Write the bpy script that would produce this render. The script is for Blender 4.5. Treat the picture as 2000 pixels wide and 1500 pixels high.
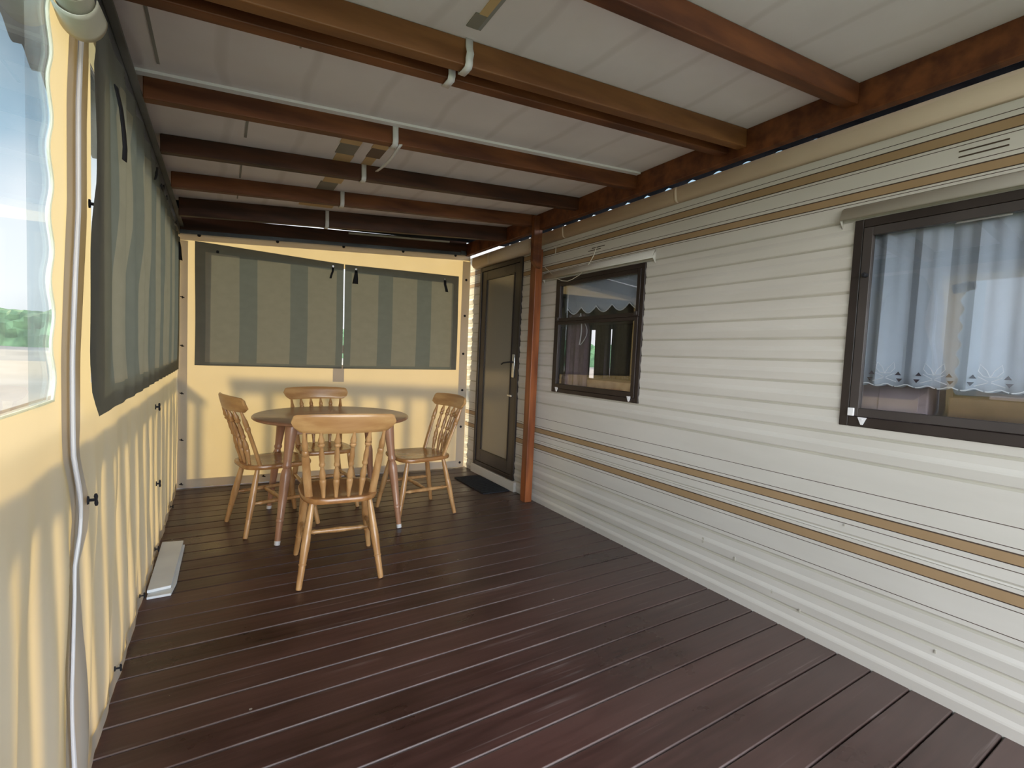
import bpy, math, random
from mathutils import Vector, Matrix, noise as mnoise
random.seed(7)
PI = math.pi
for o in list(bpy.data.objects): bpy.data.objects.remove(o)
scn = bpy.context.scene
COL = scn.collection

# ------------------------------------------------------------------ camera
cam = bpy.data.cameras.new('camera'); camo = bpy.data.objects.new('camera', cam); COL.objects.link(camo)
cam.sensor_width = 36; cam.sensor_fit = 'HORIZONTAL'; cam.lens = 932.92 / 2000 * 36
cam.clip_start = .02; cam.clip_end = 400
vx, vy, pc, fpx = (2530, 767), (432, 673), (1000, 750), 932.925
def _ray(p): return Vector(((p[0]-pc[0])/fpx, -(p[1]-pc[1])/fpx, -1)).normalized()
RX = _ray(vx); RY = _ray(vy); RZ = RX.cross(RY)
camo.matrix_world = Matrix.Translation((0, 0, 1.2)) @ Matrix((RX, RY, RZ)).to_4x4()
scn.camera = camo
scn.view_settings.view_transform = 'Standard'; scn.view_settings.look = 'None'
scn.view_settings.gamma = 1; scn.view_settings.use_curve_mapping = False
scn.view_settings.exposure = 0.46
scn.cycles.max_bounces = 10; scn.cycles.diffuse_bounces = 6; scn.cycles.transparent_max_bounces = 16
scn.cycles.transmission_bounces = 8; scn.cycles.sample_clamp_indirect = 4

# ------------------------------------------------------------------ sky and sun
w = bpy.data.worlds.new('sky'); scn.world = w; w.use_nodes = True
nt = w.node_tree; nt.nodes.clear()
def N(nt, t, **k):
    n = nt.nodes.new(t)
    for a, b in k.items():
        if a in ('operation', 'blend_type', 'data_type', 'interpolation_type', 'wave_type', 'bands_direction', 'noise_dimensions', 'feature'): setattr(n, a, b)
        else: n.inputs[a].default_value = b
    return n
out = N(nt, 'ShaderNodeOutputWorld'); bg = N(nt, 'ShaderNodeBackground', Strength=1.0)
tc = N(nt, 'ShaderNodeTexCoord'); sep = N(nt, 'ShaderNodeSeparateXYZ'); ns = N(nt, 'ShaderNodeTexNoise', Scale=3.0, Detail=4.0)
md = N(nt, 'ShaderNodeMath', operation='MULTIPLY_ADD'); md.inputs[1].default_value = .22
rp = nt.nodes.new('ShaderNodeValToRGB'); cr = rp.color_ramp
cr.elements[0].position = .08; cr.elements[0].color = (.76, .78, .80, 1)
cr.elements[1].position = .9; cr.elements[1].color = (.9, .94, 1.05, 1)
for p, c in ((.2, (1.12, 1.10, 1.10, 1)), (.33, (1.06, 1.08, 1.12, 1)), (.42, (.42, .6, .74, 1)), (.52, (.2, .3, .38, 1)), (.62, (.66, .70, .80, 1))):
    e = cr.elements.new(p); e.color = c
L = nt.links.new
L(tc.outputs['Generated'], sep.inputs[0]); L(tc.outputs['Generated'], ns.inputs['Vector'])
L(ns.outputs['Fac'], md.inputs[0]); L(sep.outputs['Z'], md.inputs[2]); L(md.outputs[0], rp.inputs[0])
L(rp.outputs[0], bg.inputs['Color']); L(bg.outputs[0], out.inputs['Surface'])
# sky strength raised behind the camera, added as fill light for the porch interior
mr = N(nt, 'ShaderNodeMapRange'); mr.interpolation_type = 'SMOOTHSTEP'
mr.inputs['From Min'].default_value = .25; mr.inputs['From Max'].default_value = -.75; mr.inputs['To Min'].default_value = .95; mr.inputs['To Max'].default_value = 6.8
L(sep.outputs['Y'], mr.inputs['Value']); L(mr.outputs[0], bg.inputs['Strength'])

sun = bpy.data.lights.new('sun', 'SUN'); suno = bpy.data.objects.new('sun', sun); COL.objects.link(suno)
sun.energy = 5.2; sun.color = (1, .84, .50); sun.angle = math.radians(6.0)
sd = Vector((.60*math.cos(math.radians(30)), -.80*math.cos(math.radians(30)), -math.sin(math.radians(30))))
suno.rotation_euler = sd.to_track_quat('-Z', 'Y').to_euler(); suno.location = (-6, 8, 6)

# ------------------------------------------------------------------ materials
def new_mat(name):
    m = bpy.data.materials.new(name); m.use_nodes = True; m.node_tree.nodes.clear(); return m
def coords(nt, scale=(1, 1, 1), src='Object'):
    t = N(nt, 'ShaderNodeTexCoord'); mp = N(nt, 'ShaderNodeMapping'); mp.inputs['Scale'].default_value = scale
    nt.links.new(t.outputs[src], mp.inputs[0]); return mp.outputs[0]
def noise_mat(name, c1, c2, rough=.6, scale=(4, 4, 4), nscale=1.0, detail=5.0, bump=0.0, spec=.4, metal=0.0, lo=.35, hi=.65, coat=0.0):
    m = new_mat(name); nt = m.node_tree; L = nt.links.new
    o = N(nt, 'ShaderNodeOutputMaterial'); b = N(nt, 'ShaderNodeBsdfPrincipled', Roughness=rough, Metallic=metal)
    b.inputs['Specular IOR Level'].default_value = spec; b.inputs['Coat Weight'].default_value = coat; b.inputs['Coat Roughness'].default_value = .15
    n = N(nt, 'ShaderNodeTexNoise', Scale=nscale, Detail=detail); L(coords(nt, scale), n.inputs['Vector'])
    r = nt.nodes.new('ShaderNodeValToRGB'); r.color_ramp.elements[0].position = lo; r.color_ramp.elements[1].position = hi
    r.color_ramp.elements[0].color = (*c1, 1); r.color_ramp.elements[1].color = (*c2, 1)
    L(n.outputs['Fac'], r.inputs[0]); L(r.outputs[0], b.inputs['Base Color'])
    if bump:
        bp = N(nt, 'ShaderNodeBump', Strength=bump, Distance=.01); L(n.outputs['Fac'], bp.inputs['Height']); L(bp.outputs[0], b.inputs['Normal'])
    L(b.outputs[0], o.inputs['Surface']); return m
def cloth_mat(name, refl, trans, fac, scale=(30, 30, 30), var=.12, clear=0.0):
    m = new_mat(name); nt = m.node_tree; L = nt.links.new
    o = N(nt, 'ShaderNodeOutputMaterial'); d = N(nt, 'ShaderNodeBsdfDiffuse'); t = N(nt, 'ShaderNodeBsdfTranslucent'); x = N(nt, 'ShaderNodeMixShader', Fac=fac)
    n = N(nt, 'ShaderNodeTexNoise', Scale=1.0, Detail=4.0); L(coords(nt, scale), n.inputs['Vector'])
    for sh, c in ((d, refl), (t, trans)):
        r = nt.nodes.new('ShaderNodeValToRGB'); r.color_ramp.elements[0].position = .3; r.color_ramp.elements[1].position = .7
        r.color_ramp.elements[0].color = (*[v*(1-var) for v in c], 1); r.color_ramp.elements[1].color = (*c, 1)
        L(n.outputs['Fac'], r.inputs[0]); L(r.outputs[0], sh.inputs['Color'])
    L(d.outputs[0], x.inputs[1]); L(t.outputs[0], x.inputs[2]); last = x
    if clear:
        tr = N(nt, 'ShaderNodeBsdfTransparent'); y = N(nt, 'ShaderNodeMixShader', Fac=clear)
        L(x.outputs[0], y.inputs[1]); L(tr.outputs[0], y.inputs[2]); last = y
    L(last.outputs[0], o.inputs['Surface']); return m
def pane_mat(name, tint, refl=.06, rough=0.0, haze=0.0, hazecol=(.8, .85, .9), edge=.9):
    m = new_mat(name); nt = m.node_tree; L = nt.links.new
    o = N(nt, 'ShaderNodeOutputMaterial'); tr = N(nt, 'ShaderNodeBsdfTransparent', Color=(*tint, 1)); g = N(nt, 'ShaderNodeBsdfGlossy', Roughness=rough)
    lw = N(nt, 'ShaderNodeLayerWeight', Blend=.5); pw = N(nt, 'ShaderNodeMath', operation='POWER'); pw.inputs[1].default_value = 4.0
    mr = N(nt, 'ShaderNodeMapRange'); mr.inputs['To Min'].default_value = refl; mr.inputs['To Max'].default_value = edge
    L(lw.outputs['Facing'], pw.inputs[0]); L(pw.outputs[0], mr.inputs['Value'])
    x = N(nt, 'ShaderNodeMixShader'); L(mr.outputs[0], x.inputs[0]); L(tr.outputs[0], x.inputs[1]); L(g.outputs[0], x.inputs[2]); last = x
    if haze:
        t = N(nt, 'ShaderNodeBsdfTranslucent', Color=(*hazecol, 1)); n = N(nt, 'ShaderNodeTexNoise', Scale=6.0, Detail=3.0); L(coords(nt), n.inputs['Vector'])
        mm = N(nt, 'ShaderNodeMath', operation='MULTIPLY'); mm.inputs[1].default_value = haze*2; L(n.outputs['Fac'], mm.inputs[0])
        y = N(nt, 'ShaderNodeMixShader'); L(mm.outputs[0], y.inputs[0]); L(x.outputs[0], y.inputs[1]); L(t.outputs[0], y.inputs[2]); last = y
    L(last.outputs[0], o.inputs['Surface']); return m
def deck_mat():
    m = new_mat('stained_deck_boards'); nt = m.node_tree; L = nt.links.new
    o = N(nt, 'ShaderNodeOutputMaterial'); b = N(nt, 'ShaderNodeBsdfPrincipled'); L(b.outputs[0], o.inputs['Surface'])
    b.inputs['Specular IOR Level'].default_value = .45
    tcn = N(nt, 'ShaderNodeTexCoord'); sp = N(nt, 'ShaderNodeSeparateXYZ'); L(tcn.outputs['Object'], sp.inputs[0])
    # one tone per board
    fl = N(nt, 'ShaderNodeMath', operation='MULTIPLY_ADD'); fl.inputs[1].default_value = 1/.1275; fl.inputs[2].default_value = 20-.431/.1275; L(sp.outputs['Y'], fl.inputs[0])
    f2 = N(nt, 'ShaderNodeMath', operation='FLOOR'); L(fl.outputs[0], f2.inputs[0])
    wn = N(nt, 'ShaderNodeTexWhiteNoise'); wn.noise_dimensions = '1D'; L(f2.outputs[0], wn.inputs['W'])
    grain = N(nt, 'ShaderNodeTexNoise', Scale=1.0, Detail=6.0); L(coords(nt, (2.2, 34, 10)), grain.inputs['Vector'])
    blot = N(nt, 'ShaderNodeTexNoise', Scale=1.6, Detail=5.0, Roughness=.6); L(coords(nt, (1, 1.6, 1)), blot.inputs['Vector'])
    r = nt.nodes.new('ShaderNodeValToRGB'); r.color_ramp.elements[0].position = .36; r.color_ramp.elements[1].position = .70
    r.color_ramp.elements[0].color = (.024, .009, .007, 1); r.color_ramp.elements[1].color = (.088, .040, .033, 1)
    ad = N(nt, 'ShaderNodeMath', operation='MULTIPLY_ADD'); ad.inputs[1].default_value = .22; L(wn.outputs['Value'], ad.inputs[0])
    mixn = N(nt, 'ShaderNodeMath', operation='MULTIPLY_ADD'); mixn.inputs[1].default_value = .45; L(grain.outputs['Fac'], mixn.inputs[0])
    m3 = N(nt, 'ShaderNodeMath', operation='MULTIPLY'); m3.inputs[1].default_value = .5; L(blot.outputs['Fac'], m3.inputs[0]); L(m3.outputs[0], mixn.inputs[2])
    L(mixn.outputs[0], ad.inputs[2]); L(ad.outputs[0], r.inputs[0])
    # worn greyer along the caravan side, where feet go and rain gets in
    gx = N(nt, 'ShaderNodeMapRange'); gx.inputs['From Min'].default_value = .9; gx.inputs['From Max'].default_value = 2.1; L(sp.outputs['X'], gx.inputs['Value'])
    gm = N(nt, 'ShaderNodeMath', operation='MULTIPLY'); L(gx.outputs[0], gm.inputs[0]); L(blot.outputs['Fac'], gm.inputs[1])
    grey = N(nt, 'ShaderNodeMix', data_type='RGBA'); L(gm.outputs[0], grey.inputs[0]); L(r.outputs[0], grey.inputs[6]); grey.inputs[7].default_value = (.100, .074, .064, 1)
    # flecks of paint and scuffs
    vo = N(nt, 'ShaderNodeTexVoronoi', Scale=9.0); L(coords(nt, (1, 1, 1)), vo.inputs['Vector'])
    sm = N(nt, 'ShaderNodeMath', operation='LESS_THAN'); sm.inputs[1].default_value = .045; L(vo.outputs['Distance'], sm.inputs[0])
    vs = N(nt, 'ShaderNodeSeparateColor'); L(vo.outputs['Color'], vs.inputs[0]); g8 = N(nt, 'ShaderNodeMath', operation='GREATER_THAN'); g8.inputs[1].default_value = .72; L(vs.outputs[0], g8.inputs[0])
    sp2 = N(nt, 'ShaderNodeMath', operation='MULTIPLY'); L(sm.outputs[0], sp2.inputs[0]); L(g8.outputs[0], sp2.inputs[1])
    fk = N(nt, 'ShaderNodeMix', data_type='RGBA'); L(sp2.outputs[0], fk.inputs[0]); L(grey.outputs[2], fk.inputs[6]); fk.inputs[7].default_value = (.32, .29, .26, 1)
    # long pale scuffs along the grain and board-edge sheen painted in pale on the near left side
    sc = N(nt, 'ShaderNodeTexNoise', Scale=1.0, Detail=3.0); L(coords(nt, (1.3, 46, 1)), sc.inputs['Vector'])
    sg = N(nt, 'ShaderNodeMapRange'); sg.inputs['From Min'].default_value = .62; sg.inputs['From Max'].default_value = .74; L(sc.outputs['Fac'], sg.inputs['Value'])
    sb = N(nt, 'ShaderNodeMapRange'); sb.inputs['From Min'].default_value = .45; sb.inputs['From Max'].default_value = .6; L(blot.outputs['Fac'], sb.inputs['Value'])
    s2 = N(nt, 'ShaderNodeMath', operation='MULTIPLY'); L(sg.outputs[0], s2.inputs[0]); L(sb.outputs[0], s2.inputs[1])
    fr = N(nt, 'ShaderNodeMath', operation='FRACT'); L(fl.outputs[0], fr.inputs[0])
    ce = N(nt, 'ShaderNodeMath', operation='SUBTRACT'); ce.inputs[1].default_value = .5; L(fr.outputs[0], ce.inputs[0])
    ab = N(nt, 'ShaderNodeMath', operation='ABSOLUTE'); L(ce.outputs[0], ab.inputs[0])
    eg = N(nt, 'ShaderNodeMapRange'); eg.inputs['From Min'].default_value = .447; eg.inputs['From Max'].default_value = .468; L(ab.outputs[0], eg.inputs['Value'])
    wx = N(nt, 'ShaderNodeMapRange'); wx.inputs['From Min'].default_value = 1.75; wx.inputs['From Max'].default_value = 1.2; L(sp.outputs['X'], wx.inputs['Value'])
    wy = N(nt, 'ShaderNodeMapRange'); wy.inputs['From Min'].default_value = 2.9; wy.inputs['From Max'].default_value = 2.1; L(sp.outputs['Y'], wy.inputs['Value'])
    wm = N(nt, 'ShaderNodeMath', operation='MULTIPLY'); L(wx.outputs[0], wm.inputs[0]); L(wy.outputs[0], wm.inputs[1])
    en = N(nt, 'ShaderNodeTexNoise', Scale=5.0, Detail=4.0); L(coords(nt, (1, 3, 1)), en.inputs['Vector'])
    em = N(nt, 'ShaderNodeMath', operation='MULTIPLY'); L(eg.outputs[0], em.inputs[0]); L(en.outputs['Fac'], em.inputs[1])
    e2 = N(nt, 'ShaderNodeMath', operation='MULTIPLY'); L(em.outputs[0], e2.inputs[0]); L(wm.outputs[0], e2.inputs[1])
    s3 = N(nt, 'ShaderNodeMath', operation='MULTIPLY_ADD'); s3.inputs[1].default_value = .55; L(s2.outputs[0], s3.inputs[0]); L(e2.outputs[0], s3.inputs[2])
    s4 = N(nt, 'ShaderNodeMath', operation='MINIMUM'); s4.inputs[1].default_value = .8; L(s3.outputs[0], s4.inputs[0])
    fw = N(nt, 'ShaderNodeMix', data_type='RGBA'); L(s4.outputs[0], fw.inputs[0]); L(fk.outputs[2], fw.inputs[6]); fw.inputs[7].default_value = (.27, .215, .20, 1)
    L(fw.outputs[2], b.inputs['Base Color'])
    rr = N(nt, 'ShaderNodeMapRange'); rr.inputs['To Min'].default_value = .22; rr.inputs['To Max'].default_value = .5; rr.inputs['From Min'].default_value = .3; rr.inputs['From Max'].default_value = .7; L(blot.outputs['Fac'], rr.inputs['Value']); L(rr.outputs[0], b.inputs['Roughness'])
    bp = N(nt, 'ShaderNodeBump', Strength=.25, Distance=.004); L(grain.outputs['Fac'], bp.inputs['Height']); L(bp.outputs[0], b.inputs['Normal'])
    return m
def ceil_mat():
    m = new_mat('off_white_roof_panel'); nt = m.node_tree; L = nt.links.new
    o = N(nt, 'ShaderNodeOutputMaterial'); b = N(nt, 'ShaderNodeBsdfPrincipled', Roughness=.8); L(b.outputs[0], o.inputs['Surface']); b.inputs['Specular IOR Level'].default_value = .2
    n = N(nt, 'ShaderNodeTexNoise', Scale=2.5, Detail=6.0); L(coords(nt), n.inputs['Vector'])
    wv = N(nt, 'ShaderNodeTexWave', Scale=1.1, Distortion=2.2, Detail=2.0); wv.wave_type = 'BANDS'; wv.bands_direction = 'X'; wv.inputs['Detail Scale'].default_value = 1.0
    L(coords(nt), wv.inputs['Vector'])
    r = nt.nodes.new('ShaderNodeValToRGB'); r.color_ramp.elements[0].position = .3; r.color_ramp.elements[1].position = .75
    r.color_ramp.elements[0].color = (.74, .68, .70, 1); r.color_ramp.elements[1].color = (.84, .79, .82, 1); L(n.outputs['Fac'], r.inputs[0])
    w2 = nt.nodes.new('ShaderNodeValToRGB'); w2.color_ramp.elements[0].position = 0; w2.color_ramp.elements[1].position = .06
    w2.color_ramp.elements[0].color = (.90, .89, .88, 1); w2.color_ramp.elements[1].color = (1, 1, 1, 1); L(wv.outputs['Fac'], w2.inputs[0])
    x = N(nt, 'ShaderNodeMix', data_type='RGBA'); x.blend_type = 'MULTIPLY'; x.inputs[0].default_value = 1; L(r.outputs[0], x.inputs[6]); L(w2.outputs[0], x.inputs[7]); L(x.outputs[2], b.inputs['Base Color'])
    return m
M = {}
M['deck'] = deck_mat(); M['ceil'] = ceil_mat()
M['siding'] = noise_mat('cream_aluminium_siding', (.545, .515, .465), (.585, .555, .505), rough=.42, scale=(2, 2, 9), bump=0, spec=.35)
M['groove'] = noise_mat('groove_shade_and_scuff', (.40, .375, .31), (.45, .42, .35), rough=.6)  # soft shade of the siding steps painted as colour; the scuffs share it
M['line'] = noise_mat('dark_pinstripe', (.05, .03, .02), (.07, .04, .025), rough=.5)
M['stripe'] = noise_mat('tan_stripe', (.31, .205, .11), (.35, .235, .13), rough=.45)
M['gutter'] = noise_mat('pinkish_cream_gutter', (.56, .44, .33), (.60, .48, .36), rough=.45)
M['beamwood'] = noise_mat('red_brown_stained_timber', (.085, .024, .009), (.19, .062, .020), rough=.5, scale=(2.5, 16, 16), spec=.35)
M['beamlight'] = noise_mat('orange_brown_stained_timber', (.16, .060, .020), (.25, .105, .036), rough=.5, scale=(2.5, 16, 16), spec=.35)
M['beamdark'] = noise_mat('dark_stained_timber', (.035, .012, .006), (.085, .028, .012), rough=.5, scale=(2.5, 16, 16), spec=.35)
M['postwood'] = noise_mat('orange_stained_post', (.13, .035, .012), (.30, .092, .028), rough=.4, scale=(14, 14, 2), spec=.4)
M['header'] = noise_mat('brown_header_timber', (.05, .016, .008), (.10, .032, .014), rough=.55, scale=(2, 14, 14))
M['tarp'] = cloth_mat('cream_tarpaulin', (.47, .44, .415), (.74, .57, .30), .40, scale=(3, 3, 3), var=.06)
M['hem'] = cloth_mat('tarpaulin_hem', (.56, .53, .49), (.60, .52, .40), .34, scale=(3, 3, 3), var=.08)
M['cur_d'] = cloth_mat('grey_green_stripe_cloth', (.160, .163, .150), (.125, .128, .108), .3, scale=(14, 14, 20), var=.08)
M['cur_l'] = cloth_mat('grey_beige_stripe_cloth', (.235, .22, .185), (.20, .18, .13), .3, scale=(14, 14, 20), var=.08)
M['pvc'] = pane_mat('clear_pvc_film', (.86, .93, .97), refl=.05, haze=.035)
M['pvc2'] = pane_mat('clear_pvc_overlap', (.78, .88, .95), refl=.05, haze=.06)
M['bind'] = cloth_mat('white_binding', (.85, .84, .74), (.95, .92, .75), .5, var=.03)
M['glass'] = pane_mat('window_glass', (.90, .91, .93), refl=.09)
M['frame'] = noise_mat('dark_brown_window_frame', (.022, .015, .013), (.032, .023, .020), rough=.38, spec=.45)
M['frame2'] = noise_mat('brown_sash', (.040, .032, .030), (.055, .045, .042), rough=.4, spec=.45)
M['rail'] = noise_mat('grey_galvanised_steel', (.085, .088, .095), (.15, .155, .17), rough=.5, metal=.35)
M['black'] = noise_mat('black_webbing', (.006, .006, .009), (.014, .014, .018), rough=.8)
M['rubber'] = noise_mat('black_rubber_mat', (.008, .009, .012), (.018, .02, .025), rough=.85, scale=(90, 90, 90))
M['white'] = noise_mat('white_plastic', (.68, .66, .67), (.76, .74, .75), rough=.4)
M['batten'] = noise_mat('bright_white_batten', (.92, .90, .93), (.95, .93, .95), rough=.4)
M['foam'] = noise_mat('white_foam_board', (.72, .75, .78), (.80, .83, .86), rough=.7)
M['metal'] = noise_mat('bright_metal', (.5, .5, .5), (.7, .7, .7), rough=.25, metal=.9)
M['brass'] = noise_mat('dull_fastener', (.10, .08, .06), (.16, .13, .10), rough=.4, metal=.7)
M['pine'] = noise_mat('varnished_honey_pine', (.40, .195, .070), (.60, .34, .145), rough=.3, scale=(26, 26, 3), spec=.5, coat=.35)
M['pinelight'] = noise_mat('varnished_rail_pine', (.44, .22, .080), (.60, .345, .14), rough=.3, scale=(3, 22, 22), spec=.5, coat=.35)
M['pineseat'] = noise_mat('varnished_seat_pine', (.34, .145, .045), (.46, .22, .08), rough=.25, scale=(26, 3, 26), spec=.5, coat=.4)
M['table'] = noise_mat('varnished_reddish_table_wood', (.30, .135, .075), (.40, .20, .12), rough=.28, scale=(3, 22, 22), spec=.5, coat=.4)
M['tableleg'] = noise_mat('varnished_table_leg', (.36, .17, .095), (.46, .24, .14), rough=.3, scale=(22, 22, 3), spec=.5, coat=.35)
M['netcloth'] = cloth_mat('white_net', (.66, .73, .81), (.5, .58, .66), .2, var=.04, clear=.03)
M['lace'] = cloth_mat('bright_lace', (.95, .97, .98), (.8, .85, .88), .15, var=.02)
M['mauve'] = cloth_mat('mauve_curtain', (.24, .17, .19), (.10, .08, .09), .15, var=.2)
M['darkcur'] = cloth_mat('dark_curtain', (.07, .055, .075), (.03, .025, .035), .1, var=.2)
M['inwall'] = noise_mat('caravan_lining', (.16, .12, .115), (.20, .15, .145), rough=.8)
M['inwood'] = noise_mat('interior_wood', (.55, .33, .17), (.70, .46, .26), rough=.5, scale=(2, 14, 14))
M['indark'] = noise_mat('interior_dark_wood', (.10, .055, .025), (.16, .09, .045), rough=.5, scale=(2, 12, 12))
M['pinkcup'] = noise_mat('pale_mauve_cupboard', (.42, .33, .34), (.46, .37, .375), rough=.6)
M['cushion'] = noise_mat('patterned_cushion', (.12, .07, .06), (.26, .17, .13), rough=.9, scale=(40, 40, 40))
M['roofsheet'] = noise_mat('dark_corrugated_sheet', (.007, .008, .009), (.014, .015, .017), rough=1.0, spec=0.0)
M['tape'] = noise_mat('yellowed_tape', (.55, .37, .18), (.62, .44, .24), rough=.6)
M['brownpatch'] = noise_mat('bare_brown_patch', (.17, .115, .085), (.22, .155, .12), rough=.8)
M['greypatch'] = noise_mat('grey_patch', (.20, .18, .155), (.26, .235, .2), rough=.8)
M['seam'] = noise_mat('grey_seam_sealant', (.24, .23, .22), (.30, .29, .27), rough=.8)
M['cord'] = noise_mat('cream_cord', (.62, .58, .48), (.70, .66, .56), rough=.6)
M['canvas'] = cloth_mat('rolled_canvas', (.62, .60, .50), (.7, .6, .4), .3, var=.08)
M['tube'] = noise_mat('brown_tube_end', (.15, .10, .065), (.22, .15, .10), rough=.8)
M['lawn'] = noise_mat('lawn_grass', (.09, .14, .08), (.14, .19, .11), rough=.9, scale=(3, 3, 3))
M['gravel'] = noise_mat('beige_gravel', (.20, .17, .145), (.28, .24, .205), rough=.9, scale=(.5, .5, 3))
M['leaf'] = noise_mat('hedge_leaves', (.03, .075, .03), (.10, .19, .08), rough=.8, scale=(2, 2, 2), bump=.6)
M['railwood'] = noise_mat('outside_rail_timber', (.12, .07, .04), (.18, .11, .07), rough=.8, scale=(2, 12, 12))
M['caravanroof'] = noise_mat('caravan_roof', (.45, .44, .40), (.52, .5, .46), rough=.6)
def obscure():
    m = new_mat('obscured_door_glass'); nt = m.node_tree; L = nt.links.new
    o = N(nt, 'ShaderNodeOutputMaterial'); b = N(nt, 'ShaderNodeBsdfPrincipled', Roughness=.22); b.inputs['Base Color'].default_value = (.20, .18, .15, 1); b.inputs['Specular IOR Level'].default_value = .9
    n = N(nt, 'ShaderNodeTexNoise', Scale=90.0, Detail=2.0); L(coords(nt), n.inputs['Vector'])
    bp = N(nt, 'ShaderNodeBump', Strength=.35, Distance=.003); L(n.outputs['Fac'], bp.inputs['Height']); L(bp.outputs[0], b.inputs['Normal']); L(b.outputs[0], o.inputs['Surface']); return m
M['obscure'] = obscure()

# ------------------------------------------------------------------ mesh helpers
class MB:
    def __init__(s): s.v = []; s.f = []; s.m = []
    def add(s, vs, fs, mi=0, T=None):
        k = len(s.v)
        for p in vs: s.v.append(tuple(T @ Vector(p)) if T is not None else tuple(p))
        for f in fs: s.f.append(tuple(i+k for i in f)); s.m.append(mi)
        return s
    def box(s, a, b, mi=0, T=None):
        (x0, y0, z0), (x1, y1, z1) = a, b
        return s.add([(x0,y0,z0),(x1,y0,z0),(x1,y1,z0),(x0,y1,z0),(x0,y0,z1),(x1,y0,z1),(x1,y1,z1),(x0,y1,z1)],
                     [(0,3,2,1),(4,5,6,7),(0,1,5,4),(1,2,6,5),(2,3,7,6),(3,0,4,7)], mi, T)
    def hexa(s, vs, mi=0): return s.add(vs, [(0,3,2,1),(4,5,6,7),(0,1,5,4),(1,2,6,5),(2,3,7,6),(3,0,4,7)], mi)
    def grid(s, fn, nu, nv, mi=0, closeu=False):
        vs = []; fs = []; ms = []
        W = nu if closeu else nu+1
        for j in range(nv+1):
            for i in range(W): vs.append(fn(i/nu, j/nv))
        for j in range(nv):
            for i in range(nu):
                a = j*W+i; b = j*W+(i+1) % W
                fs.append((a, b, b+W, a+W)); ms.append(mi(i, j) if callable(mi) else mi)
        k = len(s.v); s.v += [tuple(p) for p in vs]
        for f, m in zip(fs, ms): s.f.append(tuple(i+k for i in f)); s.m.append(m)
        return s
    def lathe(s, path, prof, n=14, mi=0, flat=(1, 1), cap=True, side=None):
        """path(t)->Vector, prof [(t,r)]"""
        rings = []
        for t, r in prof:
            p = Vector(path(t)); d = (Vector(path(min(1, t+.01)))-Vector(path(max(0, t-.01)))).normalized()
            a = Vector(side) if side else (Vector((1, 0, 0)) if abs(d.x) < .8 else Vector((0, 1, 0)))
            u = (a-d*a.dot(d)).normalized(); w_ = d.cross(u)
            rings.append([p+u*(r*flat[0]*math.cos(2*PI*i/n))+w_*(r*flat[1]*math.sin(2*PI*i/n)) for i in range(n)])
        vs = [p for R in rings for p in R]; fs = []
        for j in range(len(rings)-1):
            for i in range(n):
                a = j*n+i; b = j*n+(i+1) % n; fs.append((a, b, b+n, a+n))
        if cap: fs.append(tuple(reversed(range(n)))); fs.append(tuple(range((len(rings)-1)*n, len(rings)*n)))
        return s.add(vs, fs, mi)
    def tube(s, pts, r, n=8, mi=0):
        pts = [Vector(p) for p in pts]; k = len(pts)-1
        def path(t):
            x = min(max(t, 0), 1)*k; i = min(int(x), k-1); return pts[i].lerp(pts[i+1], x-i)
        return s.lathe(path, [(i/k, r) for i in range(k+1)], n, mi)
    def build(s, name, mats, parent=None, smooth=True, bevel=0, solid=0, angle=35):
        me = bpy.data.meshes.new(name); me.from_pydata(s.v, [], s.f)
        mats = mats if isinstance(mats, (list, tuple)) else [mats]
        for m in mats: me.materials.append(m)
        me.polygons.foreach_set('material_index', s.m); me.validate(); me.update()
        if smooth:
            me.polygons.foreach_set('use_smooth', [True]*len(me.polygons)); me.set_sharp_from_angle(angle=math.radians(angle))
        o = bpy.data.objects.new(name, me); COL.objects.link(o)
        if parent: o.parent = parent
        if solid: md = o.modifiers.new('thickness', 'SOLIDIFY'); md.thickness = solid; md.offset = 0
        if bevel: md = o.modifiers.new('edges', 'BEVEL'); md.width = bevel; md.segments = 2; md.limit_method = 'ANGLE'; md.angle_limit = math.radians(40)
        return o
def empty(name, loc=(0, 0, 0), rz=0):
    o = bpy.data.objects.new(name, None); COL.objects.link(o); o.location = loc; o.rotation_euler = (0, 0, rz); o.empty_display_size = .1; return o
def tag(o, label=None, cat=None, group=None, kind=None):
    if label: o['label'] = label
    if cat: o['category'] = cat
    if group: o['group'] = group
    if kind: o['kind'] = kind
    return o
def copy_tree(o, parent=None):
    c = o.copy(); COL.objects.link(c)
    if parent: c.parent = parent
    for ch in [q for q in bpy.data.objects if q.parent == o]: copy_tree(ch, c)
    return c
def lerp(a, b, t): return a+(b-a)*t
def interp(tab, x):
    if x <= tab[0][0]: return tab[0][1]
    for (a, p), (b, q) in zip(tab, tab[1:]):
        if x <= b: return lerp(p, q, (x-a)/(b-a))
    return tab[-1][1]

XL, XR = -.305, 2.267
def zc(x): return 2.211+.0687*x                       # underside of the roof panels
def yback(x): return 4.714-.0448*(x+.305)              # the back tarpaulin is very slightly skewed

# ------------------------------------------------------------------ deck floor
b = MB(); P = .1275; y0 = .431-P*12
for k in range(0, 54):
    ya = y0+k*P; g = .0022+.0012*random.random(); dz = random.uniform(-.0012, 0)
    if ya > 5.0: break
    b.box((-.62, ya+g, -.03), (2.40, ya+P-g, dz))
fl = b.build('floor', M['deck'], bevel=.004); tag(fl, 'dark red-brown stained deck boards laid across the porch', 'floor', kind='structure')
b = MB(); b.box((-.6, y0, -.07), (2.4, 5.0, -.035)); j = b.build('joist_shadow_board', M['beamdark'], fl)

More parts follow.
